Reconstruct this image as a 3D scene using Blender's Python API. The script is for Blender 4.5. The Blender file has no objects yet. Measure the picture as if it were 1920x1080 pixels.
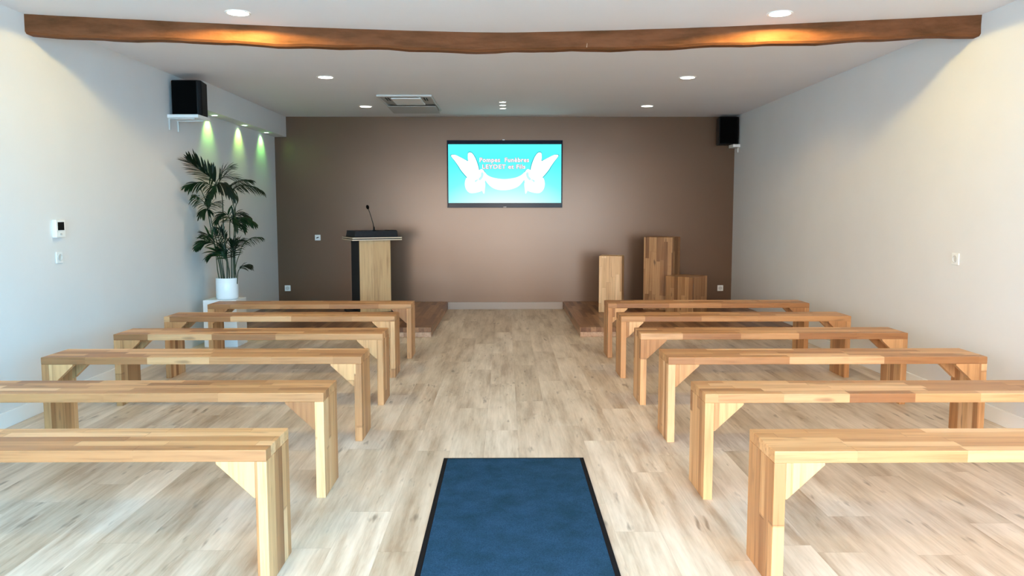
import bpy, bmesh, math, random
from mathutils import Vector, Matrix
random.seed(7)
S = bpy.context.scene
C = S.collection
PI = math.pi
XL, XR, YB, H, YF = -3.076, 3.072, 10.459, 2.583, -0.30

# ------------------------------------------------------------ node helpers
def newmat(name):
    m = bpy.data.materials.new(name); m.use_nodes = True
    nt = m.node_tree; nt.nodes.clear()
    out = nt.nodes.new('ShaderNodeOutputMaterial')
    b = nt.nodes.new('ShaderNodeBsdfPrincipled')
    nt.links.new(b.outputs[0], out.inputs[0])
    return m, nt, b, out

def N(nt, typ, **kw):
    n = nt.nodes.new(typ)
    for k, v in kw.items():
        setattr(n, k, v)
    return n

def M(nt, op, a, b=None, c=None):
    n = nt.nodes.new('ShaderNodeMath'); n.operation = op
    for i, v in enumerate((a, b, c)):
        if v is None: continue
        if isinstance(v, (int, float)): n.inputs[i].default_value = v
        else: nt.links.new(v, n.inputs[i])
    return n.outputs[0]

def MIX(nt, mode, fac, a, b):
    n = nt.nodes.new('ShaderNodeMix'); n.data_type = 'RGBA'; n.blend_type = mode
    for i, v in ((0, fac), (6, a), (7, b)):
        if isinstance(v, (int, float)): n.inputs[i].default_value = v
        elif isinstance(v, tuple): n.inputs[i].default_value = (*v[:3], 1)
        else: nt.links.new(v, n.inputs[i])
    return n.outputs[2]

def RAMP(nt, fac, stops, interp='LINEAR'):
    n = nt.nodes.new('ShaderNodeValToRGB'); n.color_ramp.interpolation = interp
    cr = n.color_ramp
    while len(cr.elements) > 1: cr.elements.remove(cr.elements[-1])
    cr.elements[0].position = stops[0][0]; cr.elements[0].color = (*stops[0][1], 1)
    for p, col in stops[1:]:
        e = cr.elements.new(p); e.color = (*col, 1)
    nt.links.new(fac, n.inputs[0])
    return n.outputs[0]

def NOISE(nt, vec, scale, detail=3, rough=.5):
    n = nt.nodes.new('ShaderNodeTexNoise')
    n.inputs['Scale'].default_value = scale; n.inputs['Detail'].default_value = detail
    n.inputs['Roughness'].default_value = rough
    if vec is not None: nt.links.new(vec, n.inputs['Vector'])
    return n.outputs[0]

def BUMP(nt, b, h, strength=.1, dist=.01):
    n = nt.nodes.new('ShaderNodeBump'); n.inputs['Strength'].default_value = strength
    n.inputs['Distance'].default_value = dist
    nt.links.new(h, n.inputs['Height']); nt.links.new(n.outputs[0], b.inputs['Normal'])

def plain(name, col, rough=.5, metal=0, noise=0, nscale=20, bump=0, spec=.5):
    m, nt, b, _ = newmat(name)
    b.inputs['Base Color'].default_value = (*col, 1)
    b.inputs['Roughness'].default_value = rough
    b.inputs['Metallic'].default_value = metal
    b.inputs['Specular IOR Level'].default_value = spec
    tc = N(nt, 'ShaderNodeTexCoord')
    f = NOISE(nt, tc.outputs['Object'], nscale, 4)
    if noise:
        lo = tuple(c * (1 - noise) for c in col); hi = tuple(min(1, c * (1 + noise)) for c in col)
        nt.links.new(RAMP(nt, f, [(.3, lo), (.7, hi)]), b.inputs['Base Color'])
    if bump: BUMP(nt, b, f, bump, .004)
    return m

def emit(name, col, s):
    m, nt, b, out = newmat(name)
    nt.nodes.remove(b)
    e = N(nt, 'ShaderNodeEmission'); e.inputs[0].default_value = (*col, 1); e.inputs[1].default_value = s
    nt.links.new(e.outputs[0], out.inputs[0])
    return m

def staves(name, axis, row_w, layer_h, seg, cols, rough=.42, off=(0, 0, 0), knots=.5, spec=.4):
    """finger-jointed solid wood: axis = (grain, width, thickness) as indices of object x, y, z"""
    m, nt, b, _ = newmat(name)
    tc = N(nt, 'ShaderNodeTexCoord'); oi = N(nt, 'ShaderNodeObjectInfo')
    rnd = oi.outputs['Random']
    sx = N(nt, 'ShaderNodeSeparateXYZ'); nt.links.new(tc.outputs['Object'], sx.inputs[0])
    c = [M(nt, 'ADD', sx.outputs[i], off[i]) for i in range(3)]
    U, V, W = c[axis[0]], c[axis[1]], c[axis[2]]
    row = M(nt, 'FLOOR', M(nt, 'DIVIDE', V, row_w))
    lay = M(nt, 'FLOOR', M(nt, 'DIVIDE', W, layer_h))
    cm = N(nt, 'ShaderNodeCombineXYZ')
    nt.links.new(row, cm.inputs[0]); nt.links.new(lay, cm.inputs[1])
    nt.links.new(M(nt, 'MULTIPLY', rnd, 91.7), cm.inputs[2])
    wn = N(nt, 'ShaderNodeTexWhiteNoise'); nt.links.new(cm.outputs[0], wn.inputs[0])
    o1 = wn.outputs[0]
    su = M(nt, 'ADD', M(nt, 'DIVIDE', U, M(nt, 'MULTIPLY_ADD', o1, seg * .6, seg * .7)), M(nt, 'MULTIPLY', o1, 7.3))
    sg = M(nt, 'FLOOR', su)
    cm2 = N(nt, 'ShaderNodeCombineXYZ')
    nt.links.new(M(nt, 'MULTIPLY_ADD', row, 3.17, M(nt, 'MULTIPLY', rnd, 57.3)), cm2.inputs[0])
    nt.links.new(lay, cm2.inputs[1]); nt.links.new(sg, cm2.inputs[2])
    wn2 = N(nt, 'ShaderNodeTexWhiteNoise'); nt.links.new(cm2.outputs[0], wn2.inputs[0])
    v = wn2.outputs[0]
    base = RAMP(nt, v, cols)
    # grain along U
    g = N(nt, 'ShaderNodeCombineXYZ')
    nt.links.new(M(nt, 'MULTIPLY_ADD', v, 13.0, M(nt, 'MULTIPLY', U, 2.2)), g.inputs[0])
    nt.links.new(M(nt, 'MULTIPLY', V, 45.0), g.inputs[1]); nt.links.new(M(nt, 'MULTIPLY', W, 45.0), g.inputs[2])
    gr = NOISE(nt, g.outputs[0], 1.0, 5, .6)
    gcol = RAMP(nt, gr, [(.30, (.62, .55, .47)), (.5, (.95, .94, .92)), (.7, (1.08, 1.08, 1.06))])
    col = MIX(nt, 'MULTIPLY', .85, base, gcol)
    if knots:
        k = N(nt, 'ShaderNodeCombineXYZ')
        nt.links.new(M(nt, 'MULTIPLY_ADD', v, 31.0, M(nt, 'MULTIPLY', U, 5.0)), k.inputs[0])
        nt.links.new(M(nt, 'MULTIPLY', V, 16.0), k.inputs[1]); nt.links.new(M(nt, 'MULTIPLY', W, 16.0), k.inputs[2])
        kn = NOISE(nt, k.outputs[0], 1.0, 1, .5)
        kf = RAMP(nt, kn, [(.70, (0, 0, 0)), (.78, (1, 1, 1))])
        col = MIX(nt, 'MIX', M(nt, 'MULTIPLY', kf, knots), col, (.10, .05, .025))
    # thin joints
    fr = M(nt, 'FRACT', M(nt, 'DIVIDE', V, row_w))
    fu = M(nt, 'FRACT', su)
    j = M(nt, 'MAXIMUM', M(nt, 'GREATER_THAN', M(nt, 'ABSOLUTE', M(nt, 'SUBTRACT', fr, .5)), .488),
          M(nt, 'GREATER_THAN', M(nt, 'ABSOLUTE', M(nt, 'SUBTRACT', fu, .5)), .4965))
    col = MIX(nt, 'MULTIPLY', M(nt, 'MULTIPLY', j, .35), col, (.35, .25, .16))
    nt.links.new(col, b.inputs['Base Color'])
    b.inputs['Roughness'].default_value = rough
    b.inputs['Specular IOR Level'].default_value = spec
    BUMP(nt, b, gr, .08, .002)
    return m

# ------------------------------------------------------------ materials
OAK = [(0, (.31, .13, .048)), (.12, (.41, .19, .075)), (.5, (.53, .265, .11)), (.8, (.63, .345, .155)), (1, (.75, .455, .24))]
OAKD = [(0, (.11, .045, .020)), (.3, (.18, .080, .036)), (.6, (.25, .12, .056)), (1, (.34, .18, .09))]
OAKP = [(0, (.17, .078, .032)), (.3, (.28, .14, .06)), (.6, (.37, .20, .09)), (1, (.47, .27, .13))]
OAKL = [(0, (.50, .30, .14)), (.4, (.62, .40, .21)), (1, (.74, .52, .30))]
m_seat = staves('bench_seat_wood', (0, 1, 2), .056, .05, .42, OAK, off=(5, .0002, -.453 + .5 + .003))
m_leg = staves('bench_leg_wood', (2, 1, 0), .047, .06, 1.7, OAK, off=(5, .0002, 5))
m_brace = staves('bench_brace_wood', (2, 0, 1), .35, .06, .9, OAK, off=(5.05, .003, 5), knots=.2)
m_pil = staves('plinth_wood_warm', (2, 0, 1), .047, .047, .55, OAKP, off=(5, 5, 5), knots=.8)
m_pill = staves('plinth_wood_light', (2, 0, 1), .055, .055, .45, OAKL, off=(5, 5, 5), knots=.5)
m_plat = staves('platform_wood', (1, 0, 2), .055, .0525, .6, OAKD, off=(20, 20.01, .0005), rough=.35, knots=.6)
m_plat2 = staves('platform_wood_pale', (1, 0, 2), .075, .0525, .6, [(0, (.36, .20, .12)), (1, (.60, .42, .30))], off=(20, 20.01, .0005), rough=.4, knots=.3)
m_lect = staves('lectern_oak', (2, 0, 1), .07, .9, 30.0, [(0, (.52, .33, .16)), (1, (.62, .42, .22))], off=(5, 5, 5), knots=0)

def floor_mat():
    m, nt, b, _ = newmat('laminate_floor')
    tc = N(nt, 'ShaderNodeTexCoord')
    s = N(nt, 'ShaderNodeSeparateXYZ'); nt.links.new(tc.outputs['Object'], s.inputs[0])
    X = M(nt, 'ADD', s.outputs[0], 20.07); Y = M(nt, 'ADD', s.outputs[1], 20.0)
    row = M(nt, 'FLOOR', M(nt, 'DIVIDE', X, .19))
    w1 = N(nt, 'ShaderNodeTexWhiteNoise', noise_dimensions='1D'); nt.links.new(row, w1.inputs['W'])
    su = M(nt, 'ADD', M(nt, 'DIVIDE', Y, 1.28), w1.outputs[0])
    seg = M(nt, 'FLOOR', su)
    c = N(nt, 'ShaderNodeCombineXYZ'); nt.links.new(row, c.inputs[0]); nt.links.new(seg, c.inputs[1])
    w2 = N(nt, 'ShaderNodeTexWhiteNoise'); nt.links.new(c.outputs[0], w2.inputs[0]); v = w2.outputs[0]
    base = RAMP(nt, v, [(0, (.58, .475, .37)), (.35, (.67, .56, .455)), (.7, (.75, .65, .55)), (1, (.63, .525, .415))])
    # cathedral grain: streaky noise, warped
    g = N(nt, 'ShaderNodeCombineXYZ')
    nt.links.new(M(nt, 'MULTIPLY_ADD', v, 19.0, M(nt, 'MULTIPLY', X, 10.0)), g.inputs[0])
    nt.links.new(M(nt, 'MULTIPLY_ADD', v, 7.0, M(nt, 'MULTIPLY', Y, 1.1)), g.inputs[1])
    n1 = NOISE(nt, g.outputs[0], 1.0, 5, .62)
    col = MIX(nt, 'MULTIPLY', 1, base, RAMP(nt, n1, [(.33, (.64, .56, .48)), (.46, (.88, .85, .80)), (.58, (1.03, 1.02, 1.0)), (.75, (1.16, 1.17, 1.16))]))
    g2 = N(nt, 'ShaderNodeCombineXYZ')
    nt.links.new(M(nt, 'MULTIPLY_ADD', v, 11.0, M(nt, 'MULTIPLY', X, 75.0)), g2.inputs[0]); nt.links.new(M(nt, 'MULTIPLY', Y, 4.0), g2.inputs[1])
    n2 = NOISE(nt, g2.outputs[0], 1.0, 3, .6)
    col = MIX(nt, 'MULTIPLY', .3, col, RAMP(nt, n2, [(.35, (.70, .66, .60)), (.6, (1.05, 1.05, 1.05))]))
    # knots
    g3 = N(nt, 'ShaderNodeCombineXYZ')
    nt.links.new(M(nt, 'MULTIPLY_ADD', v, 5.0, M(nt, 'MULTIPLY', X, 21.0)), g3.inputs[0]); nt.links.new(M(nt, 'MULTIPLY', Y, 4.2), g3.inputs[1])
    n3 = NOISE(nt, g3.outputs[0], 1.0, 2, .55)
    col = MIX(nt, 'MIX', M(nt, 'MULTIPLY', RAMP(nt, n3, [(.64, (0, 0, 0)), (.76, (1, 1, 1))]), .7), col, (.17, .12, .08))
    fx = M(nt, 'FRACT', M(nt, 'DIVIDE', X, .19)); fy = M(nt, 'FRACT', su)
    j = M(nt, 'MAXIMUM', M(nt, 'GREATER_THAN', M(nt, 'ABSOLUTE', M(nt, 'SUBTRACT', fx, .5)), .493),
          M(nt, 'GREATER_THAN', M(nt, 'ABSOLUTE', M(nt, 'SUBTRACT', fy, .5)), .4985))
    col = MIX(nt, 'MULTIPLY', M(nt, 'MULTIPLY', j, .2), col, (.4, .33, .27))
    nt.links.new(col, b.inputs['Base Color'])
    nt.links.new(M(nt, 'MULTIPLY_ADD', n1, .15, .34), b.inputs['Roughness'])
    b.inputs['Specular IOR Level'].default_value = .45
    BUMP(nt, b, n2, .05, .002)
    return m
m_floor = floor_mat()
m_wall = plain('white_wall_paint', (.70, .695, .69), .75, noise=.012, nscale=3, bump=.04, spec=.25)
m_ceil = plain('white_ceiling_paint', (.77, .75, .76), .8, noise=.01, nscale=2, spec=.2)
m_brown = plain('brown_wall_paint', (.105, .060, .036), .28, noise=.03, nscale=3, bump=.012, spec=.95)
m_brown.node_tree.nodes['Principled BSDF'].inputs['Specular Tint'].default_value = (1, .76, .62, 1)
m_base = plain('white_baseboard_paint', (.82, .82, .81), .4, spec=.4)
m_basebrown = plain('greige_baseboard_paint', (.36, .31, .28), .4, spec=.4)
m_black = plain('black_plastic', (.004, .004, .0045), .5, spec=.15)
m_blackcloth = plain('black_speaker_cloth', (.003, .003, .003), .95, spec=.02, bump=.2, nscale=300)
m_tray = plain('black_laminate', (.012, .015, .021), .45, spec=.25, noise=.2, nscale=30)
m_gloss = plain('glossy_black_bezel', (.006, .012, .030), .18, spec=.12)
m_white = plain('white_plastic', (.82, .83, .82), .35)
m_grey = plain('pale_grey_plastic', (.58, .58, .57), .4)
m_greyd = plain('grey_plastic_louver', (.40, .385, .37), .45)
m_ceramic = plain('white_ceramic', (.80, .84, .87), .25)
m_soil = plain('dark_soil', (.03, .02, .013), .9, noise=.5, nscale=60, bump=.8)
m_pale = plain('pale_edge_strip', (.72, .60, .46), .35)
m_rubber = plain('black_rubber', (.006, .006, .008), .7, spec=.1)
m_metal = plain('brushed_metal', (.6, .6, .6), .3, metal=1)

def carpet_mat():
    m, nt, b, _ = newmat('blue_carpet_pile')
    tc = N(nt, 'ShaderNodeTexCoord')
    a = NOISE(nt, tc.outputs['Object'], 7, 4, .6); f = NOISE(nt, tc.outputs['Object'], 260, 2, .7)
    col = RAMP(nt, a, [(.3, (.018, .048, .080)), (.7, (.027, .068, .128))])
    col = MIX(nt, 'MULTIPLY', .8, col, RAMP(nt, f, [(.3, (.55, .55, .55)), (.7, (1.4, 1.4, 1.4))]))
    nt.links.new(col, b.inputs['Base Color']); b.inputs['Roughness'].default_value = 1
    b.inputs['Specular IOR Level'].default_value = .0
    BUMP(nt, b, f, .6, .006)
    return m
m_carpet = carpet_mat()

def beam_mat():
    m, nt, b, _ = newmat('old_brown_beam')
    tc = N(nt, 'ShaderNodeTexCoord')
    mp = N(nt, 'ShaderNodeMapping'); mp.inputs['Scale'].default_value = (2.0, 14, 14)
    nt.links.new(tc.outputs['Object'], mp.inputs[0])
    n1 = NOISE(nt, mp.outputs[0], 1, 6, .6)
    n2 = NOISE(nt, tc.outputs['Object'], 9, 4, .6)
    col = RAMP(nt, n1, [(.3, (.085, .034, .011)), (.55, (.160, .060, .024)), (.75, (.20, .080, .032))])
    nt.links.new(col, b.inputs['Base Color']); b.inputs['Roughness'].default_value = .6; b.inputs['Specular IOR Level'].default_value = .12
    BUMP(nt, b, M(nt, 'ADD', n1, n2), .4, .012)
    return m
m_beam = beam_mat()

def leaf_mat():
    m, nt, b, _ = newmat('palm_leaf')
    tc = N(nt, 'ShaderNodeTexCoord'); oi = N(nt, 'ShaderNodeObjectInfo')
    f = NOISE(nt, tc.outputs['Object'], 14, 3)
    f2 = M(nt, 'ADD', M(nt, 'MULTIPLY', f, .6), M(nt, 'MULTIPLY', oi.outputs['Random'], .4))
    nt.links.new(RAMP(nt, f2, [(.25, (.003, .010, .004)), (.55, (.005, .021, .006)), (.8, (.014, .052, .012))]), b.inputs['Base Color'])
    b.inputs['Roughness'].default_value = .5; b.inputs['Specular IOR Level'].default_value = .3
    return m
m_leaf = leaf_mat()
m_stem = plain('palm_stem', (.030, .045, .016), .5, noise=.4, nscale=25)

# ------------------------------------------------------------ mesh helpers
def box(bm, x0, x1, y0, y1, z0, z1, mat=None):
    vs = [bm.verts.new(p) for p in ((x0, y0, z0), (x1, y0, z0), (x1, y1, z0), (x0, y1, z0), (x0, y0, z1), (x1, y0, z1), (x1, y1, z1), (x0, y1, z1))]
    if mat is not None:
        for v in vs: v.co = mat @ v.co
    for f in ((0, 3, 2, 1), (4, 5, 6, 7), (0, 1, 5, 4), (1, 2, 6, 5), (2, 3, 7, 6), (3, 0, 4, 7)):
        bm.faces.new([vs[i] for i in f])
    return vs

def prism(bm, pts, d, axis):
    """extrude a polygon given as 3-D points along vector d"""
    a = [bm.verts.new(p) for p in pts]; b = [bm.verts.new(Vector(p) + Vector(d)) for p in pts]
    bm.faces.new(a); bm.faces.new(b[::-1])
    n = len(pts)
    for i in range(n): bm.faces.new((a[i], b[i], b[(i + 1) % n], a[(i + 1) % n]))

def lathe(bm, prof, seg=32, cx=0, cy=0):
    rings = []
    for r, z in prof:
        rings.append([bm.verts.new((cx + r * math.cos(2 * PI * i / seg), cy + r * math.sin(2 * PI * i / seg), z)) for i in range(seg)])
    for a, b in zip(rings, rings[1:]):
        for i in range(seg): bm.faces.new((a[i], a[(i + 1) % seg], b[(i + 1) % seg], b[i]))
    return rings

def disc(bm, r, z, cx=0, cy=0, seg=32, up=False):
    vs = [bm.verts.new((cx + r * math.cos(2 * PI * i / seg), cy + r * math.sin(2 * PI * i / seg), z)) for i in range(seg)]
    bm.faces.new(vs if up else vs[::-1])

def tube(bm, pts, rads, seg=8):
    rings = []
    pts = [Vector(p) for p in pts]
    for i, p in enumerate(pts):
        t = (pts[min(i + 1, len(pts) - 1)] - pts[max(i - 1, 0)]).normalized()
        u = t.cross(Vector((0, 1, 0.3))).normalized(); w = t.cross(u)
        r = rads[i] if isinstance(rads, (list, tuple)) else rads
        rings.append([bm.verts.new(p + (u * math.cos(2 * PI * k / seg) + w * math.sin(2 * PI * k / seg)) * r) for k in range(seg)])
    for a, b in zip(rings, rings[1:]):
        for k in range(seg): bm.faces.new((a[k], a[(k + 1) % seg], b[(k + 1) % seg], b[k]))
    bm.faces.new(rings[0][::-1]); bm.faces.new(rings[-1])

def obj(name, bm, mat, parent=None, bevel=0, smooth=False, loc=None, segs=2):
    bmesh.ops.recalc_face_normals(bm, faces=bm.faces)
    me = bpy.data.meshes.new(name); bm.to_mesh(me); bm.free()
    me.materials.append(mat)
    if smooth:
        for p in me.polygons: p.use_smooth = True
    o = bpy.data.objects.new(name, me); C.objects.link(o)
    if parent is not None: o.parent = parent
    if loc is not None: o.location = loc
    if bevel:
        md = o.modifiers.new('bevel', 'BEVEL'); md.width = bevel; md.segments = segs; md.limit_method = 'ANGLE'; md.angle_limit = .6
    return o

def bxo(name, dims, mat, parent=None, bevel=0, loc=None):
    bm = bmesh.new(); box(bm, *dims); return obj(name, bm, mat, parent, bevel, loc=loc)

def tag(o, label, cat, group=None):
    o['label'] = label; o['category'] = cat; o['kind'] = 'thing'
    if group: o['group'] = group
    return o

def thing(name, label, cat, loc=(0, 0, 0), rz=0, group=None):
    o = bpy.data.objects.new(name, None); C.objects.link(o); o.empty_display_size = .1
    o.location = loc; o.rotation_euler = (0, 0, rz)
    return tag(o, label, cat, group)

def struct(o, label=None):
    o['kind'] = 'structure'
    if label: o['label'] = label
    return o

def copy_tree(o, parent=None):
    c = o.copy(); C.objects.link(c)
    if parent is not None: c.parent = parent
    for ch in list(o.children): copy_tree(ch, c)
    return c

# ------------------------------------------------------------ room shell
T = .2
struct(bxo('floor', (XL - T, XR + T, YF - T, YB + T, -.15, 0), m_floor), 'pale oak laminate plank floor')
struct(bxo('ceiling', (XL - T, XR + T, YF - T, YB + T, H, H + .2), m_ceil), 'white painted ceiling')
struct(bxo('wall_left', (XL - T, XL, YF - T, YB + T, -.15, H + .1), m_wall), 'white painted wall on the left')
struct(bxo('wall_right', (XR, XR + T, YF - T, YB + T, -.15, H + .1), m_wall), 'white painted wall on the right')
struct(bxo('wall_back', (XL, XR, YB, YB + T, -.15, H + .1), m_brown), 'brown painted end wall')
# wall behind the camera with three full-height glazed bays
bays = [(-2.7, -1.15), (-.85, 1.05), (1.35, 2.75)]
bm = bmesh.new(); x = XL; ztop = 2.22
for a, b_ in bays:
    box(bm, x, a, YF - T, YF, 0, H); x = b_
box(bm, x, XR, YF - T, YF, 0, H)
for a, b_ in bays: box(bm, a, b_, YF - T, YF, ztop, H)
struct(obj('wall_front', bm, m_wall))
for k, (a, b_) in enumerate(bays):
    bm = bmesh.new(); yy = YF - .12; w = .05
    box(bm, a, a + w, yy - .05, yy, 0, ztop); box(bm, b_ - w, b_, yy - .05, yy, 0, ztop)
    box(bm, a + w, b_ - w, yy - .05, yy, ztop - w, ztop)
    box(bm, a + w, b_ - w, yy - .05, yy, 0, .03)
    struct(obj('window_%d' % (k + 1), bm, m_grey))
struct(bxo('ground', (-14, 14, -22, YF - T, -.2, -.05), plain('pale_grey_paving', (.56, .58, .57), .8, noise=.1, nscale=3)))
# baseboards
BT = .012
struct(bxo('baseboard_left', (XL, XL + BT, YF, 8.10, 0, .10), m_base, bevel=.003), 'white baseboard along the left wall')
struct(bxo('baseboard_right', (XR - BT, XR, YF, 8.10, 0, .10), m_base, bevel=.003), 'white baseboard along the right wall')
struct(bxo('baseboard_back', (-.785, .775, YB - BT, YB, 0, .098), m_basebrown, bevel=.003), 'greige baseboard between the platforms')
# soffit box, top left
struct(bxo('trim_1', (XL, -2.918, 7.62, YB, 2.317, H), m_wall, bevel=.002), 'white boxed soffit along the top of the left wall')

# ------------------------------------------------------------ curved beam under the ceiling
def beam():
    bm = bmesh.new(); n = 90
    def yc(x):
        t = abs(x + .03) / 3.07
        return 5.60 - .505 * (t ** 1.45)
    rings = []
    for i in range(n + 1):
        x = XL + (XR - XL) * i / n
        y = yc(x)
        w1 = .006 * math.sin(x * 5.3) + .004 * math.sin(x * 13.7 + 1) + random.uniform(-.002, .002)
        w2 = .005 * math.sin(x * 4.1 + 2) + .004 * math.sin(x * 17 + .5) + random.uniform(-.002, .002)
        zb = H - .125 + w1 * .8
        ring = [(x, y + w2 * .3, H + .01), (x, y + w2, H - .06), (x, y + w2 * .6, zb + .014), (x, y + .016 + w2 * .6, zb), (x, y + .085, zb - .002), (x, y + .10, zb + .014), (x, y + .10, H + .01)]
        rings.append([bm.verts.new(p) for p in ring])
    for a, b in zip(rings, rings[1:]):
        for k in range(7): bm.faces.new((a[k], a[(k + 1) % 7], b[(k + 1) % 7], b[k]))
    bm.faces.new(rings[0]); bm.faces.new(rings[-1][::-1])
    return bm
bo = tag(obj('ceiling_beam', beam(), m_beam), 'long brown rustic wooden beam curving across the white ceiling', 'beam')
# pale crack right of the middle
bm = bmesh.new()
yq = 5.60 - .505 * ((.60 / 3.07) ** 1.45)
tube(bm, [(.572, yq - .002, H - .02), (.578, yq - .004, H - .06), (.572, yq - .004, H - .112)], [.0015, .0022, .003], 6)
cr = obj('crack', bm, plain('pale_wood_split', (.45, .30, .20), .7), bo); cr['label'] = 'pale split in the beam'

# ------------------------------------------------------------ benches
BL, BD, BH, BTH = 1.825, .28, .495, .042
def make_bench():
    t = thing('bench', '', 'bench')
    h = BL / 2
    obj_ = bxo('seat', (-h, h, 0, BD, BH - BTH, BH), m_seat, t, .003)
    for s in (-1, 1):
        x0, x1 = (-h, -h + BTH) if s < 0 else (h - BTH, h)
        bm = bmesh.new(); box(bm, x0, x1, .001, BD - .001, 0, BH - BTH)
        obj('leg', bm, m_leg, t, .002)
    for s in (-1, 1):
        for y0 in (.002, BD - .042):
            bm = bmesh.new()
            xi = s * (h - BTH); xo = s * (h - BTH - .135)
            z = BH - BTH
            prism(bm, [(xi, y0, z), (xo, y0, z), (xo, y0, z - .008), (xi - s * .006, y0, z - .13), (xi, y0, z - .13)], (0, .04, 0), 1)
            obj('brace', bm, m_brace, t, .0015)
    return t
rows = ['nearest row to the camera', 'second row from the camera', 'third row from the camera', 'fourth row from the camera', 'fifth row from the camera', 'farthest row beside the platform']
LB = [(-.835, 2.635), (-.8357, 3.488), (-.828, 4.376), (-.836, 5.212), (-.882, 6.095), (-.849, 6.907)]
RB = [(.929, 2.60), (.906, 3.444), (.926, 4.335), (.919, 5.196), (.914, 6.056), (.924, 6.9255)]
first = make_bench(); used = False
for side, lst in (('left', LB), ('right', RB)):
    for (x, y), r in zip(lst, rows):
        b = first if not used else copy_tree(first)
        used = True
        cx = x - BL / 2 if side == 'left' else x + BL / 2
        b.location = (cx, y, 0); b.rotation_euler = (0, 0, 0)
        tag(b, 'wooden butcher block bench %s of the aisle, %s' % (side, r), 'bench', 'wooden benches %s of the aisle' % side)

# ------------------------------------------------------------ platforms
def platform(x0, x1, label):
    t = thing('platform', label, 'platform', ((x0 + x1) / 2, 8.10, 0), group='low wooden platforms')
    w = (x1 - x0) / 2; d = YB - 8.10 - .002
    bxo('upper_layer', (-w, w, 0, d, .0535, .106), m_plat, t, .003)
    bxo('lower_layer', (-w + .004, w - .004, .005, d, 0, .053), m_plat2, t, .003)
platform(XL + .002, -.785, 'low dark wood platform under the lectern, left of the aisle')
platform(.785, XR - .002, 'low dark wood platform under the three plinths, right of the aisle')

# ------------------------------------------------------------ plinths
def pil(name, cx, cy, s, z1, rz, mat, label):
    hs = s / 2
    bm = bmesh.new(); t_ = .04
    box(bm, -hs, hs, -hs, hs, 0, z1 - .106)
    o = obj(name, bm, mat, None, .003, loc=(cx, cy, .1065))
    o.rotation_euler = (0, 0, rz)
    return tag(o, label, 'plinth', 'wooden plinths on the right platform')
R = math.radians
def corner(px, py, s, rz):
    # centre from the front-right corner
    v = Matrix.Rotation(rz, 2) @ Vector((s / 2, -s / 2))
    return px - v.x, py - v.y
c = corner(1.395, 9.24, .275, R(-14)); pil('wooden_plinth', c[0], c[1], .275, .79, R(-14), m_pill, 'light wooden plinth of medium height beside the aisle edge of the platform')
c = corner(2.035, 9.42, .36, R(-28)); pil('wooden_plinth', c[0], c[1], .36, 1.008, R(-28), m_pil, 'tallest square plinth of dark streaked wood')
c = corner(2.19, 8.98, .36, R(-41)); pil('wooden_plinth', c[0], c[1], .36, .555, R(-41), m_pil, 'shortest wooden plinth, in front of the tallest one')

# ------------------------------------------------------------ lectern
LR = R(25)
t = thing('lectern', 'oak lectern with black sides and black slanted top on left platform', 'lectern', (-1.777, 9.02, .1065), LR)
W_, D_ = .585, .50      # local: x along the front edge, y to the back; origin = front-left corner
def lx(z): return z - .1065
bxo('base', (0, W_, 0, D_, 0, .025), m_tray, t, .003)
bxo('front_panel', (.085, .46, .035, .055, .025, lx(.985)), m_lect, t, .002)
bxo('side_panel', (.085, .105, .0555, .44, .025, lx(.985)), m_tray, t, .002)
bxo('side_panel', (.44, .46, .0555, .44, .025, lx(.985)), m_tray, t, .002)
bxo('shelf', (.1055, .4395, .0555, .43, lx(.60), lx(.62)), m_tray, t, .002)
def strip_frame(z0, z1):
    bm = bmesh.new(); e = .006
    box(bm, -e, W_ + e, -e, .004, z0, z1); box(bm, -e, W_ + e, D_ - .004, D_ + e, z0, z1)
    box(bm, -e, .004, .004, D_ - .004, z0, z1); box(bm, W_ - .004, W_ + e, .004, D_ - .004, z0, z1)
    return bm
tb = bxo('top_board', (.004, W_ - .004, .004, D_ - .004, lx(.985), lx(1.028)), m_black, t)
for z0 in (.987, 1.010):
    o = obj('edge_strip', strip_frame(lx(z0), lx(z0 + .012)), m_pale, tb); o['label'] = 'pale wood edge strip'
bm = bmesh.new()
z0 = lx(1.0285)
fv = [(.03, .03), (W_ - .03, .03), (W_ - .03, D_ - .03), (.03, D_ - .03)]
a = [bm.verts.new((p[0], p[1], z0)) for p in fv]
b = [bm.verts.new((p[0] + (.012 if p[0] < .2 else -.004), p[1] + (.02 if p[1] < .2 else -.01), lx(1.098))) for p in fv]
bm.faces.new(a[::-1]); bm.faces.new(b)
for i in range(4): bm.faces.new((a[i], a[(i + 1) % 4], b[(i + 1) % 4], b[i]))
obj('reading_desk', bm, m_tray, t, .004)
bm = bmesh.new()
box(bm, .44, .545, .055, .20, lx(1.090), lx(1.104)); obj('control_panel', bm, m_black, t, .003)
# microphone (stands on the desk)
mp = Matrix.Rotation(LR, 3, 'Z') @ Vector((.27, .06, 0)) + Vector((-1.777, 9.02, 0))
t = thing('gooseneck_microphone', 'thin black gooseneck microphone standing on the lectern top', 'microphone', (mp.x, mp.y, 1.095))
bm = bmesh.new(); lathe(bm, [(0.0001, 0), (.022, 0), (.022, .008), (.012, .016), (.008, .05), (.0001, .052)], 20); obj('microphone_base', bm, m_black, t, smooth=True)
bm = bmesh.new(); pts = [(0, 0, .03), (-.010, 0, .09), (-.026, -.002, .15), (-.045, -.006, .215), (-.062, -.010, .262)]
tube(bm, pts, [.006, .0045, .004, .004, .004], 10); obj('neck', bm, m_black, t, smooth=True)
bm = bmesh.new(); bmesh.ops.create_uvsphere(bm, u_segments=20, v_segments=14, radius=1, matrix=Matrix.Translation((-.069, -.012, .283)) @ Matrix.Rotation(-.25, 4, 'Y') @ Matrix.Diagonal((.0175, .0175, .026, 1)))
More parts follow.
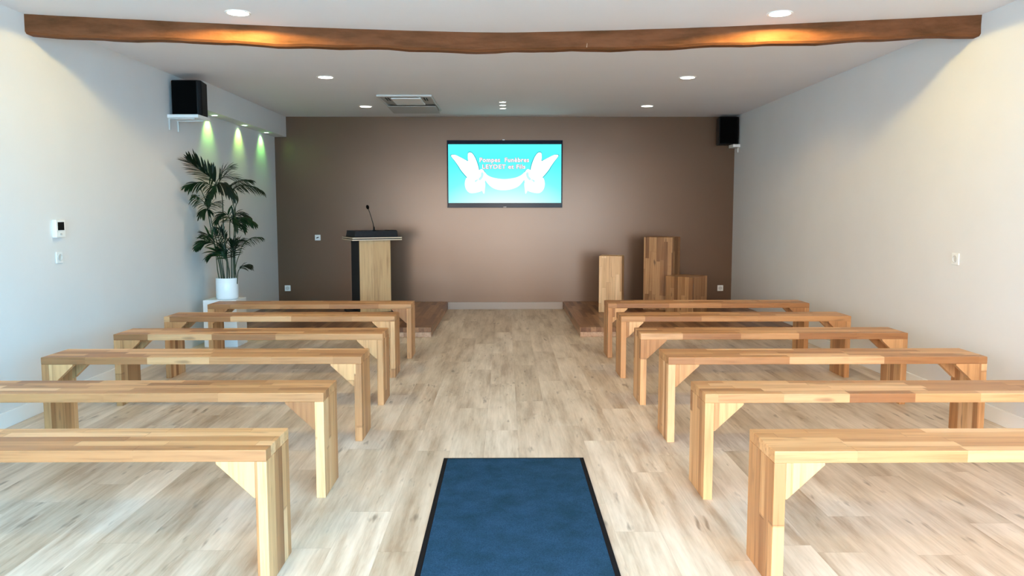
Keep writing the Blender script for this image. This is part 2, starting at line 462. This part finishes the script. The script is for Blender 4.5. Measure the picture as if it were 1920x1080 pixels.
obj('foam_head', bm, m_blackcloth, t, smooth=True)

# ------------------------------------------------------------ television
TVX0, TVX1, TVZ0, TVZ1 = -.777, .760, 1.377, 2.266
cx = (TVX0 + TVX1) / 2; cz = (TVZ0 + TVZ1) / 2; hw = (TVX1 - TVX0) / 2; hh = (TVZ1 - TVZ0) / 2
t = thing('television', 'large wall television showing white doves and a ribbon on cyan', 'television', (cx, YB - .075, cz))
SX, SZ0, SZ1 = hw - .017, -hh + .062, hh - .052
bm = bmesh.new()
box(bm, -hw, hw, 0, .05, -hh, hh)
obj('casing', bm, m_black, t, .004)
bm = bmesh.new()
y0, y1 = -.008, 0
box(bm, -hw, -SX, y0, y1, -hh, hh); box(bm, SX, hw, y0, y1, -hh, hh)
box(bm, -SX, SX, y0, y1, -hh, SZ0); box(bm, -SX, SX, y0, y1, SZ1, hh)
obj('bezel', bm, m_gloss, t, .002)
bxo('wall_mount', (-.2, .2, .0505, .075, -.15, .15), m_black, t)
bxo('sensor', (-.03, .0, -.004, .02, hh + .0005, hh + .012), m_grey, t, .001)
bxo('logo_plate', (-.02, .02, -.0095, -.0085, -hh + .006, -hh + .012), m_grey, t)
# picture
def screen_mat():
    m, nt, b, out = newmat('screen_picture'); nt.nodes.remove(b)
    tc = N(nt, 'ShaderNodeTexCoord'); s = N(nt, 'ShaderNodeSeparateXYZ'); nt.links.new(tc.outputs['Object'], s.inputs[0])
    f = M(nt, 'DIVIDE', M(nt, 'SUBTRACT', s.outputs[2], SZ0), SZ1 - SZ0)
    xx = M(nt, 'MULTIPLY', M(nt, 'ABSOLUTE', s.outputs[0]), 1.1)
    ff = M(nt, 'ADD', f, M(nt, 'MULTIPLY', M(nt, 'MULTIPLY', xx, xx), M(nt, 'SUBTRACT', .45, M(nt, 'MULTIPLY', f, .5))))
    col = RAMP(nt, ff, [(0, (.80, 1, 1)), (.18, (.55, 1, 1)), (.45, (.22, .98, 1)), (.75, (.10, .96, 1)), (1, (.12, .98, 1))])
    e = N(nt, 'ShaderNodeEmission'); nt.links.new(col, e.inputs[0]); e.inputs[1].default_value = SCR
    nt.links.new(e.outputs[0], out.inputs[0]); return m
SCR = 1.0
scr = bxo('screen', (-SX, SX, -.003, -.0005, SZ0, SZ1), screen_mat(), t)
m_dove = emit('screen_white', (1, 1, 1), 1.25 * SCR)
m_shade = emit('screen_pale_cyan', (.55, .93, .95), SCR)
m_line = emit('screen_outline', (.05, .62, .70), .8 * SCR)
m_pink = emit('screen_pink', (.62, .16, .24), SCR)
SW = 2 * SX; SH = SZ1 - SZ0
def sp(u, v):      # zoomed crop coordinates -> screen plane
    return (u - 128) / (1585 - 128) * SW - SX, SZ1 - (v - 210) / (945 - 210) * SH
def smoothpoly(pts, n=6):
    out = []
    L_ = len(pts)
    for i in range(L_):
        p0, p1, p2, p3 = pts[i - 1], pts[i], pts[(i + 1) % L_], pts[(i + 2) % L_]
        for k in range(n):
            s = k / n
            out.append(tuple(.5 * ((2 * p1[j]) + (-p0[j] + p2[j]) * s + (2 * p0[j] - 5 * p1[j] + 4 * p2[j] - p3[j]) * s * s + (-p0[j] + 3 * p1[j] - 3 * p2[j] + p3[j]) * s ** 3) for j in (0, 1)))
    return out
def flat(bm, pts, y):
    vs = [bm.verts.new((*((p[0], y)), p[1])) for p in pts]
    es = [bm.edges.new((vs[i], vs[(i + 1) % len(vs)])) for i in range(len(vs))]
    bmesh.ops.triangle_fill(bm, edges=es, use_beauty=True)
def grow(pts, d):
    cx_ = sum(p[0] for p in pts) / len(pts); cy_ = sum(p[1] for p in pts) / len(pts)
    return [(p[0] + d * (p[0] - cx_) / max(1e-6, math.hypot(p[0] - cx_, p[1] - cy_)), p[1] + d * (p[1] - cy_) / max(1e-6, math.hypot(p[0] - cx_, p[1] - cy_))) for p in pts]
wing = [(165, 352), (215, 342), (285, 372), (345, 402), (382, 418), (380, 370), (388, 318), (430, 318), (470, 370), (500, 440), (518, 500), (525, 530), (560, 520), (590, 545), (600, 580), (580, 640), (560, 680), (470, 690), (400, 650), (340, 590), (290, 530), (265, 490), (215, 420)]
body = [(380, 620), (470, 610), (560, 590), (600, 600), (600, 690), (585, 740), (560, 790), (490, 815), (410, 820), (360, 780), (340, 715), (350, 650)]
ribbon = [(560, 530), (600, 560), (640, 600), (720, 630), (850, 645), (980, 630), (1060, 600), (1110, 560), (1150, 530), (1150, 600), (1110, 650), (1040, 730), (950, 770), (850, 785), (750, 775), (670, 735), (600, 650)]
for mir in (False, True):
    f = (lambda p: sp(1713 - p[0], p[1])) if mir else (lambda p: sp(*p))
    bm = bmesh.new()
    wp = [f(p) for p in smoothpoly(wing)]
    flat(bm, grow(wp, .011), -.0034)
    obj('dove_outline', bm, m_line, scr)
    bm = bmesh.new()
    flat(bm, wp, -.0040)
    flat(bm, [f(p) for p in smoothpoly(body)], -.0044)
    tail = [(540, 700), (600, 690), (600, 760), (588, 830), (560, 780)]
    flat(bm, [f(p) for p in smoothpoly(tail)], -.0042)
    o = obj('dove', bm, m_dove, scr)
    bm = bmesh.new()
    flat(bm, [f(p) for p in smoothpoly([(555, 560), (582, 575), (570, 625), (535, 660), (520, 640), (545, 610)])], -.0048)
    flat(bm, [f(p) for p in smoothpoly([(470, 665), (500, 650), (520, 655), (500, 664), (480, 685)])], -.0048)
    obj('feather_mark', bm, m_shade, scr)
bm = bmesh.new(); flat(bm, [sp(*p) for p in smoothpoly(ribbon)], -.0038); obj('ribbon', bm, m_dove, scr)
def text(s, u0, u1, v, hgt, name):
    for k, (mat, off, y) in enumerate(((m_pink, .008, -.0050), (m_dove, .0015, -.0054))):
        cu = bpy.data.curves.new(name, 'FONT'); cu.body = s; cu.align_x = 'CENTER'; cu.align_y = 'CENTER'
        cu.size = 1; cu.offset = off / hgt * .55; cu.space_character = 1.12
        o = bpy.data.objects.new(name, cu); C.objects.link(o)
        bpy.context.view_layer.update()
        dg = bpy.context.evaluated_depsgraph_get()
        me = bpy.data.meshes.new_from_object(o.evaluated_get(dg))
        bpy.data.objects.remove(o)
        xs = [q.co.x for q in me.vertices]
        w0 = max(xs) - min(xs); m0 = (max(xs) + min(xs)) / 2
        xa, z_ = sp(u0, v); xb, _ = sp(u1, v)
        kx = (xb - xa) / w0
        for q in me.vertices:
            q.co = Vector((((q.co.x - m0) * kx) + (xa + xb) / 2, y, z_ + q.co.y * hgt))
        me.materials.clear(); me.materials.append(mat)
        oo = bpy.data.objects.new(name, me); C.objects.link(oo); oo.parent = scr
text('Pompes  Funèbres', 532, 1168, 408, .078, 'heading_text')
text('LEYDET et Fils', 568, 1120, 492, .075, 'name_text')

# ------------------------------------------------------------ loudspeakers
t = thing('wall_shelf', 'small white bracket shelf under the left loudspeaker', 'shelf', (XL, 7.16, 2.17), group='loudspeaker shelves')
bxo('board', (.001, .283, 0, .29, .006, .036), m_white, t, .003)
for y in (.03, .22):
    bm = bmesh.new()
    box(bm, .001, .013, y, y + .02, -.10, .0055); box(bm, .013, .24, y, y + .02, -.004, .0055)
    obj('bracket', bm, m_grey, t)
def speaker(name, w, d, h, loc, rz, label):
    t = thing(name, label, 'loudspeaker', loc, rz, 'black wall loudspeakers')
    bm = bmesh.new(); c = .035
    pts = [(-w / 2, 0, 0), (w / 2 - c, 0, 0), (w / 2, c * .7, 0), (w / 2 - .03, d, 0), (-w / 2 + .03, d, 0)]
    prism(bm, pts, (0, 0, h), 2); obj('cabinet', bm, m_black, t, .012, segs=3)
    bm = bmesh.new(); box(bm, -w / 2 + .01, w / 2 - c - .002, -.010, -.0005, .012, h - .012); obj('grille', bm, m_blackcloth, t, .004)
speaker('loudspeaker', .27, .24, .315, (-2.915, 7.205, 2.2065), 0, 'black loudspeaker on a white shelf high on the left wall')
t = thing('wall_shelf', 'tiny white bracket under the loudspeaker in the far right corner', 'shelf', (XR, 10.20, 2.16), group='loudspeaker shelves')
bxo('board', (-.095, -.001, 0, .20, .0, .040), m_white, t, .003)
bxo('bracket', (-.012, -.001, .08, .11, -.06, -.0005), m_grey, t)
speaker('loudspeaker', .27, .24, .355, (2.922, 10.205, 2.2005), R(0), 'black loudspeaker in the top right corner of the brown wall')

# ------------------------------------------------------------ ceiling lights
def lamp_data(kind, energy, col, **kw):
    l = bpy.data.lights.new('lamp', kind); l.energy = energy; l.color = col
    for k, v in kw.items(): setattr(l, k, v)
    return l
WARM = (1, .72, .40)
m_lens = emit('lamp_lens', (1, .93, .80), 14)
def downlight(x, y, z, r, label, group, energy, size, col=WARM, lens=None, blend=.35, name='downlight', aim=None, drop=.012, dy=0):
    t = thing(name, label, 'ceiling light', (x, y, z), 0, group)
    bm = bmesh.new(); lathe(bm, [(r * 1.0, -.003), (r * 1.12, -.007), (r * 1.22, -.004), (r * 1.22, -.0005)], 40); obj('trim_ring', bm, m_white, t, smooth=True)
    bm = bmesh.new(); disc(bm, r, -.004); obj('lens', bm, lens or m_lens, t)
    l = lamp_data('SPOT', energy, col, spot_size=size, spot_blend=blend, shadow_soft_size=r * .4)
    o = bpy.data.objects.new('lamp', l); C.objects.link(o); o.parent = t; o.location = (0, dy, -drop)
    if aim: o.rotation_euler = aim
    return t
G = 'recessed round ceiling downlights'
DP = 22
downlight(-1.699, 5.064, H, .066, 'round glowing downlight just before the left half of the beam', G, 44, R(172), col=(1, .74, .24), blend=.04, drop=.022, dy=.048)
downlight(1.757, 5.065, H, .066, 'round glowing downlight just before the right half of the beam', G, 44, R(172), col=(1, .74, .24), blend=.04, drop=.022, dy=.048)
downlight(-1.689, 7.422, H, .066, 'round glowing downlight left of middle, halfway between beam and brown wall', G, DP, R(150))
downlight(1.72, 7.423, H, .066, 'round glowing downlight right of middle, halfway between beam and brown wall', G, DP, R(150))
downlight(-1.677, 9.446, H, .066, 'round glowing downlight near the brown wall, left of the air conditioner', G, DP * .25, R(140))
downlight(1.699, 9.40, H, .066, 'round glowing downlight near the brown wall, above the wooden plinths', G, DP * .25, R(140))
m_lens2 = emit('small_lens', (1, .97, .82), 8)
for yy, w in ((9.062, 'nearest'), (9.33, 'middle'), (9.61, 'farthest')):
    downlight(-.032, yy, H, .036, 'tiny ceiling spotlight, %s of the three in a line above the television' % w, 'three small spotlights above the television', 5, R(100), lens=m_lens2, name='spotlight')
GREEN = (.40, 1, .16)
m_lensg = emit('green_lens', (.75, 1, .80), 10)
for (yy, col, w) in ((8.123, (.42, 1, .14), 'nearest to the loudspeaker'), (9.045, (.55, 1, .16), 'middle of the three'), (9.864, (.28, 1, .16), 'nearest to the brown wall')):
    downlight(-3.000, yy, 2.317, .030, 'green soffit spotlight above the plant, %s' % w, 'green spotlights under the soffit', 9, R(95), col=col, lens=m_lensg, blend=.8, name='spotlight', aim=(0, R(24), 0))

# ------------------------------------------------------------ ceiling air conditioner cassette
t = thing('air_conditioner', 'grey and white ceiling cassette air conditioner with open flap', 'air conditioner', (-1.094, 9.13, H))
w, d = .30, .63
bm = bmesh.new()
box(bm, -w, w, -d, -d + .06, -.022, -.0005); box(bm, -w, w, d - .05, d, -.022, -.0005)
box(bm, -w, -w + .02, -d + .06, d - .05, -.022, -.0005); box(bm, w - .02, w, -d + .06, d - .05, -.022, -.0005)
obj('frame', bm, m_grey, t, .004)
bxo('duct', (-w + .021, w - .021, -d + .061, d - .051, -.010, -.0005), m_greyd, t)
bxo('air_slot', (-.165, .145, -d + .066, -d + .120, -.018, -.0105), m_black, t)
bxo('intake_panel', (-.165, .165, -d + .15, .02, -.026, -.0105), m_white, t, .004)
bm = bmesh.new(); box(bm, -.285, .285, 0, .52, -.008, 0)
fl = obj('louver_flap', bm, m_greyd, t, .002, loc=(0, .06, -.030)); fl.rotation_euler = (R(-1.5), 0, 0)
for xx in (-.232, .190):
    for k in range(2):
        bxo('vent', (xx + k * .026, xx + k * .026 + .012, -.46, -.26, -.0145, -.0105), m_black, t)

# ------------------------------------------------------------ sockets, switches, thermostat
def plate(name, label, cat, loc, rz, w=.078, inner=True, group=None):
    t = thing(name, label, cat, loc, rz, group)
    bxo('face_plate', (-w / 2, w / 2, -.009, -.0005, -w / 2, w / 2), m_white, t, .003)
    if inner: 
        bm = bmesh.new(); lathe(bm, [(.0001, 0), (.020, 0), (.022, .003), (.0245, .003), (.0245, 0)], 24)
        for v in bm.verts: v.co = Vector((v.co.x, -.0095 - v.co.z, v.co.y))
        obj('socket_well', bm, m_grey, t)
    return t
GS = 'white wall sockets on the brown wall'
k = plate('wall_switch', 'small white key switch with black key beside the lectern', 'wall switch', (-2.531, YB, .977), 0, .075, False)
bm = bmesh.new(); box(bm, -.017, .017, -.022, -.0095, -.006, .006, Matrix.Rotation(R(-22), 4, 'Y')); o = obj('key', bm, m_black, k, .003)
bxo('rocker', (-.026, .026, -.0125, -.0095, .012, .030), m_white, k, .001)
plate('wall_socket', 'white square socket low on the brown wall, beside its left edge', 'wall socket', (-2.953, YB, .293), 0, group=GS)
plate('wall_socket', 'white square socket low on the brown wall, beside its right edge', 'wall socket', (2.922, YB, .285), 0, group=GS)
plate('light_switch', 'white light switch below the thermostat on the left wall', 'light switch', (XL, 5.342, 1.010), R(90), .078, True)
plate('wall_socket', 'small pale socket at mid height on the right wall', 'wall socket', (XR, 5.238, .998), R(-90), .080, True)
t = thing('thermostat', 'white thermostat with square black display on the left wall', 'thermostat', (XL, 5.335, 1.208), R(90))
bxo('housing', (-.055, .055, -.030, 0, -.060, .060), m_white, t, .004)
bxo('display', (-.036, .036, -.033, -.0305, -.010, .045), m_black, t)
bxo('button', (-.010, .010, -.033, -.0305, -.045, -.030), m_grey, t, .001)

# ------------------------------------------------------------ door mat
t = thing('floor_mat', 'blue carpet runner mat with black rubber border in the aisle', 'mat', (.042, 2.20, 0))
mw, ml = .375, 1.85
bm = bmesh.new(); e = .022
box(bm, -mw, mw, 0, e, .0005, .006); box(bm, -mw, mw, ml - e, ml, .0005, .006)
box(bm, -mw, -mw + e, e, ml - e, .0005, .006); box(bm, mw - e, mw, e, ml - e, .0005, .006)
obj('rubber_border', bm, m_rubber, t, .0015)
bxo('carpet', (-mw + e, mw - e, e, ml - e, .0005, .009), m_carpet, t, .002)

# ------------------------------------------------------------ white plinth, pot, palm
struct_ = tag(bxo('white_plinth', (-2.955, -2.630, 7.525, 7.815, 0, .462), plain('white_lacquer', (.80, .83, .85), .3), bevel=.003), 'square white plinth carrying the potted palm', 'plinth')
PX, PY, PZ = -2.765, 7.67, .4625
t = thing('potted_palm', 'tall dark green palm in a round white pot', 'plant', (PX, PY, PZ))
bm = bmesh.new(); r = .107
lathe(bm, [(.0001, 0), (r - .012, 0), (r - .006, .004), (r, .02), (r, .205), (r - .003, .21), (r - .010, .208), (r - .010, .175)], 48)
obj('pot', bm, m_ceramic, t, smooth=True)
bm = bmesh.new(); disc(bm, r - .0105, .185, up=True, seg=32); obj('soil', bm, m_soil, t)

# pixel (1920x1080) positions of the palm turned into metres on planes near the pot
def P(px, py, dy=0.0):
    Yp = PY + dy
    k = Yp / 1450.0
    X = (px - 948.5) * k * .993; Z = 1.32 - (py - 390.5) * k * .990
    return Vector((X - PX, dy, Z - PZ))
def curve(pts, n):
    out = []
    for i in range(len(pts) - 1):
        p0 = pts[max(i - 1, 0)]; p1 = pts[i]; p2 = pts[i + 1]; p3 = pts[min(i + 2, len(pts) - 1)]
        for k in range(n):
            s = k / n
            out.append(.5 * ((2 * p1) + (p2 - p0) * s + (2 * p0 - 5 * p1 + 4 * p2 - p3) * s * s + (3 * p1 - p0 - 3 * p2 + p3) * s ** 3))
    out.append(pts[-1]); return out
def leaflet(bm, p, d, L_, w, droop, up):
    side = d.cross(up)
    if side.length < .1: side = d.cross(Vector((0, 1, .2)))
    side.normalize(); nn = side.cross(d).normalized()
    n = 6; prev = None
    q = p.copy(); dd = d.copy()
    for i in range(n + 1):
        s = i / n
        ww = w * (math.sin(PI * min(1, .12 + s * .88)) ** .7) * (1 if s < .98 else .1)
        a = bm.verts.new(q + side * ww * .5 + nn * ww * .18); m_ = bm.verts.new(q); b = bm.verts.new(q - side * ww * .5 + nn * ww * .18)
        if prev:
            bm.faces.new((prev[0], a, m_, prev[1])); bm.faces.new((prev[1], m_, b, prev[2]))
        prev = (a, m_, b)
        dd = (dd + Vector((0, 0, -droop / n))).normalized()
        q = q + dd * (L_ / n)
def frond(pix, dys, L_, w, n, droop, spread=.9, start=.25, lean=(0, 0), stem=None):
    n = int(n * 1.45); w *= 1.3
    pts = [P(x, y, dy) for (x, y), dy in zip(pix, dys)]
    cv = curve(pts, 8)
    bm = bmesh.new()
    tube(bm, cv, [.0045 * (1 - .75 * i / len(cv)) for i in range(len(cv))], 6)
    tot = len(cv) - 1
    for k in range(n):
        s = start + (1 - start) * k / (n - 1)
        i = min(tot - 1, int(s * tot)); p = cv[i].lerp(cv[i + 1], s * tot - i)
        tg = (cv[i + 1] - cv[i]).normalized()
        for sd in (-1, 1):
            nrm = Vector((tg.z, random.uniform(-.5, .5), -tg.x)).normalized() * sd
            dv = Vector((0, sd * .8, 0))
            ang = spread * (1.0 - .55 * s)
            d = (tg * math.cos(ang) + (nrm * .75 + dv * .6 + Vector((lean[0], 0, lean[1]))) * math.sin(ang)).normalized()
            l = L_ * (.65 + .5 * math.sin(PI * (.15 + .75 * s))) * random.uniform(.82, 1.12)
            leaflet(bm, p, d, l, w * random.uniform(.8, 1.15), droop * random.uniform(.7, 1.3), Vector((0, -.35, 1)))
    leaflet(bm, cv[-1], (cv[-1] - cv[-3]).normalized(), L_ * .8, w, droop, Vector((0, -.3, 1)))
    for v in bm.verts:      # nothing grows through the left wall
        lim = XL + .012 - PX
        if v.co.x < lim: v.co.x = lim + random.uniform(0, .004)
    o = obj('frond', bm, m_leaf, t, smooth=True)
    return o
def stem(pix, dys, r0=.008, r1=.004):
    cv = curve([P(x, y, dy) for (x, y), dy in zip(pix, dys)], 6)
    bm = bmesh.new(); tube(bm, cv, [r0 + (r1 - r0) * i / (len(cv) - 1) for i in range(len(cv))], 8)
    obj('stem', bm, m_stem, t, smooth=True)
stem([(413, 526), (409, 490), (399, 442), (392, 400), (388, 372), (379, 348)], [0, -.02, -.05, -.07, -.08, -.08])
stem([(417, 526), (412, 490), (404, 440), (397, 410), (394, 385)], [.02, .02, 0, -.02, -.02], .007)
stem([(422, 526), (423, 480), (419, 416), (418, 360), (410, 337)], [0, .01, .02, .02, .02], .008)
stem([(427, 526), (424, 480), (414, 440), (407, 396)], [-.03, -.04, -.05, -.05], .006)
stem([(431, 526), (432, 470), (430, 430), (432, 400)], [.03, .03, .02, .0], .007)
stem([(436, 526), (436, 463), (439, 424), (440, 384), (431, 352)], [0, -.01, -.02, 0, .02], .008)
stem([(440, 526), (438, 480), (441, 430), (442, 384), (448, 366), (440, 345)], [.02, .03, .04, .04, .04, .05], .006)
stem([(409, 526), (405, 500), (403, 470), (401, 455)], [-.03, -.05, -.08, -.1], .006, .003)
stem([(441, 526), (443, 505), (447, 497)], [-.02, -.04, -.05], .005, .003)
stem([(425, 526), (427, 500), (421, 480)], [-.05, -.07, -.09], .005, .003)
stem([(434, 526), (440, 490), (447, 470), (452, 456)], [-.04, -.06, -.08, -.09], .005, .0025)
stem([(419, 526), (416, 500), (413, 470), (411, 455)], [.05, .05, .04, .03], .006, .003)
F = frond
F([(411, 340), (398, 326), (384, 316), (371, 306), (361, 297)], [.02, -.08, -.2, -.32, -.42], .165, .019, 17, .10, 1.05, .12, lean=(-.5, .25))
F([(405, 340), (413, 328), (424, 313), (436, 307)], [.02, .04, .06, .08], .10, .011, 7, .35, .8, .35, lean=(.3, 0))
F([(424, 350), (438, 340), (452, 333), (466, 331)], [.02, -.02, -.04, -.05], .13, .013, 13, .75, .9, .1, lean=(.3, -.35))
F([(438, 348), (452, 341), (470, 342), (488, 349)], [.05, .03, .0, -.02], .12, .013, 11, .65, .8, .1, lean=(.4, -.3))
F([(406, 345), (390, 337), (372, 336), (356, 340)], [0, -.14, -.28, -.38], .13, .015, 12, .7, .9, .12, lean=(-.2, -.3))
F([(410, 340), (418, 336), (430, 342), (440, 356)], [.02, -.08, -.14, -.18], .14, .014, 12, .8, 1.0, .05, lean=(0, -.3))
F([(412, 340), (405, 340), (398, 350), (392, 362)], [.02, -.1, -.16, -.19], .13, .013, 11, .8, 1.0, .05, lean=(0, -.3))
F([(411, 338), (420, 326), (432, 324), (446, 328)], [.03, .08, .12, .15], .12, .010, 10, .5, .8, .15, lean=(.2, 0))
F([(392, 386), (384, 372), (375, 364), (369, 359)], [-.06, -.14, -.22, -.28], .12, .015, 9, .9, 1.1, .05, lean=(0, -.3))
F([(392, 384), (398, 376), (408, 372)], [-.06, -.06, -.06], .10, .011, 7, .7, .9, .05, lean=(.2, -.3))
F([(392, 388), (386, 384), (381, 390)], [-.06, -.14, -.20], .12, .015, 8, .9, 1.1, .05, lean=(-.1, -.3))
F([(436, 412), (446, 404), (458, 402), (472, 408)], [0, -.03, -.05, -.07], .12, .020, 9, .85, .85, .1, lean=(.2, -.3))
F([(436, 408), (440, 396), (452, 393), (464, 398)], [0, 0, 0, 0], .10, .018, 7, .8, .8, .15, lean=(.2, -.2))
F([(434, 410), (428, 396), (418, 394), (408, 402)], [0, -.04, -.08, -.10], .12, .020, 9, .9, .9, .1, lean=(-.1, -.3))
F([(436, 412), (438, 402), (440, 404)], [0, -.08, -.14], .15, .022, 8, .9, 1.2, .05, lean=(0, -.2))
F([(440, 424), (448, 414), (455, 418)], [0, -.03, -.05], .10, .018, 6, .8, .9, .1, lean=(.1, -.3))
F([(452, 456), (460, 446), (473, 439), (486, 438)], [-.09, -.10, -.11, -.12], .085, .010, 9, .95, .8, .2, lean=(.3, -.3))
F([(403, 452), (391, 446), (380, 448), (372, 454)], [-.08, -.15, -.22, -.28], .11, .024, 8, .55, .8, .1, lean=(-.4, -.1))
F([(402, 446), (392, 437), (382, 434)], [-.05, -.14, -.20], .10, .018, 7, .4, .9, .1, lean=(-.3, .1))
F([(421, 480), (412, 470), (402, 468), (394, 472)], [-.09, -.12, -.14, -.15], .12, .030, 6, .6, .8, .05, lean=(-.1, -.1))
F([(421, 478), (422, 466), (414, 458)], [-.07, -.10, -.12], .10, .020, 6, .6, 1.0, .05, lean=(-.1, -.1))
F([(436, 470), (444, 452), (452, 444)], [-.02, -.04, -.05], .10, .016, 7, .8, .9, .1, lean=(.1, -.2))
F([(432, 478), (434, 462), (436, 450)], [-.06, -.09, -.10], .11, .022, 7, .6, .9, .1, lean=(0, 0))
F([(447, 497), (453, 492), (462, 491)], [-.05, -.06, -.07], .09, .017, 5, .75, .8, .05, lean=(.4, -.1))
F([(414, 458), (408, 440), (402, 428)], [.03, .02, 0], .09, .014, 6, .5, .9, .1)
F([(424, 450), (418, 438), (414, 426)], [.02, .03, .03], .09, .014, 6, .5, .9, .1)

# ------------------------------------------------------------ daylight
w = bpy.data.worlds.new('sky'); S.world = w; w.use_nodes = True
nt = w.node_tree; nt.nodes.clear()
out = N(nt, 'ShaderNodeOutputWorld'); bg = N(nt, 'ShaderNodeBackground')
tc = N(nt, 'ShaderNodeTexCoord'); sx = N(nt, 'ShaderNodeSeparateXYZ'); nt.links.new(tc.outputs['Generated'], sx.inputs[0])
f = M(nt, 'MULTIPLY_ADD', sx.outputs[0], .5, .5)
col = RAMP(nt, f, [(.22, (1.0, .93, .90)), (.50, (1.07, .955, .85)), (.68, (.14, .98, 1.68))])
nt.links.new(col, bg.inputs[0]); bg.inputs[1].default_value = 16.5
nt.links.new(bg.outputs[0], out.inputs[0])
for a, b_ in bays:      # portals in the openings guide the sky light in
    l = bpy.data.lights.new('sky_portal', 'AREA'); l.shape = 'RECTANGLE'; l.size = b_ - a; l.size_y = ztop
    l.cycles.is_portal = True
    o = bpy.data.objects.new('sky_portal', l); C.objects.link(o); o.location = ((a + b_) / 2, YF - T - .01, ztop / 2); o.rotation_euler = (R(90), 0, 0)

# ------------------------------------------------------------ camera
cam = bpy.data.cameras.new('camera'); co = bpy.data.objects.new('camera', cam); C.objects.link(co)
cam.sensor_width = 36; cam.lens = 1450 / 1920 * 36; cam.shift_y = -13.0 / 1920; cam.clip_start = .05
co.location = (0, 0, 1.32)
pitch, yaw, roll = .0892, .0083, .0008
co.rotation_mode = 'XYZ'
rot = Matrix.Rotation(-yaw, 4, 'Z') @ Matrix.Rotation(PI / 2 - pitch, 4, 'X') @ Matrix.Rotation(-roll, 4, 'Z')
co.rotation_euler = rot.to_euler()
S.camera = co
vs = S.view_settings
vs.view_transform = 'Standard'; vs.look = 'None'; vs.exposure = .1; vs.gamma = 1; vs.use_curve_mapping = False
S.cycles.max_bounces = 10; S.cycles.diffuse_bounces = 6
S.cycles.use_denoising = True
S.cycles.sample_clamp_indirect = 8
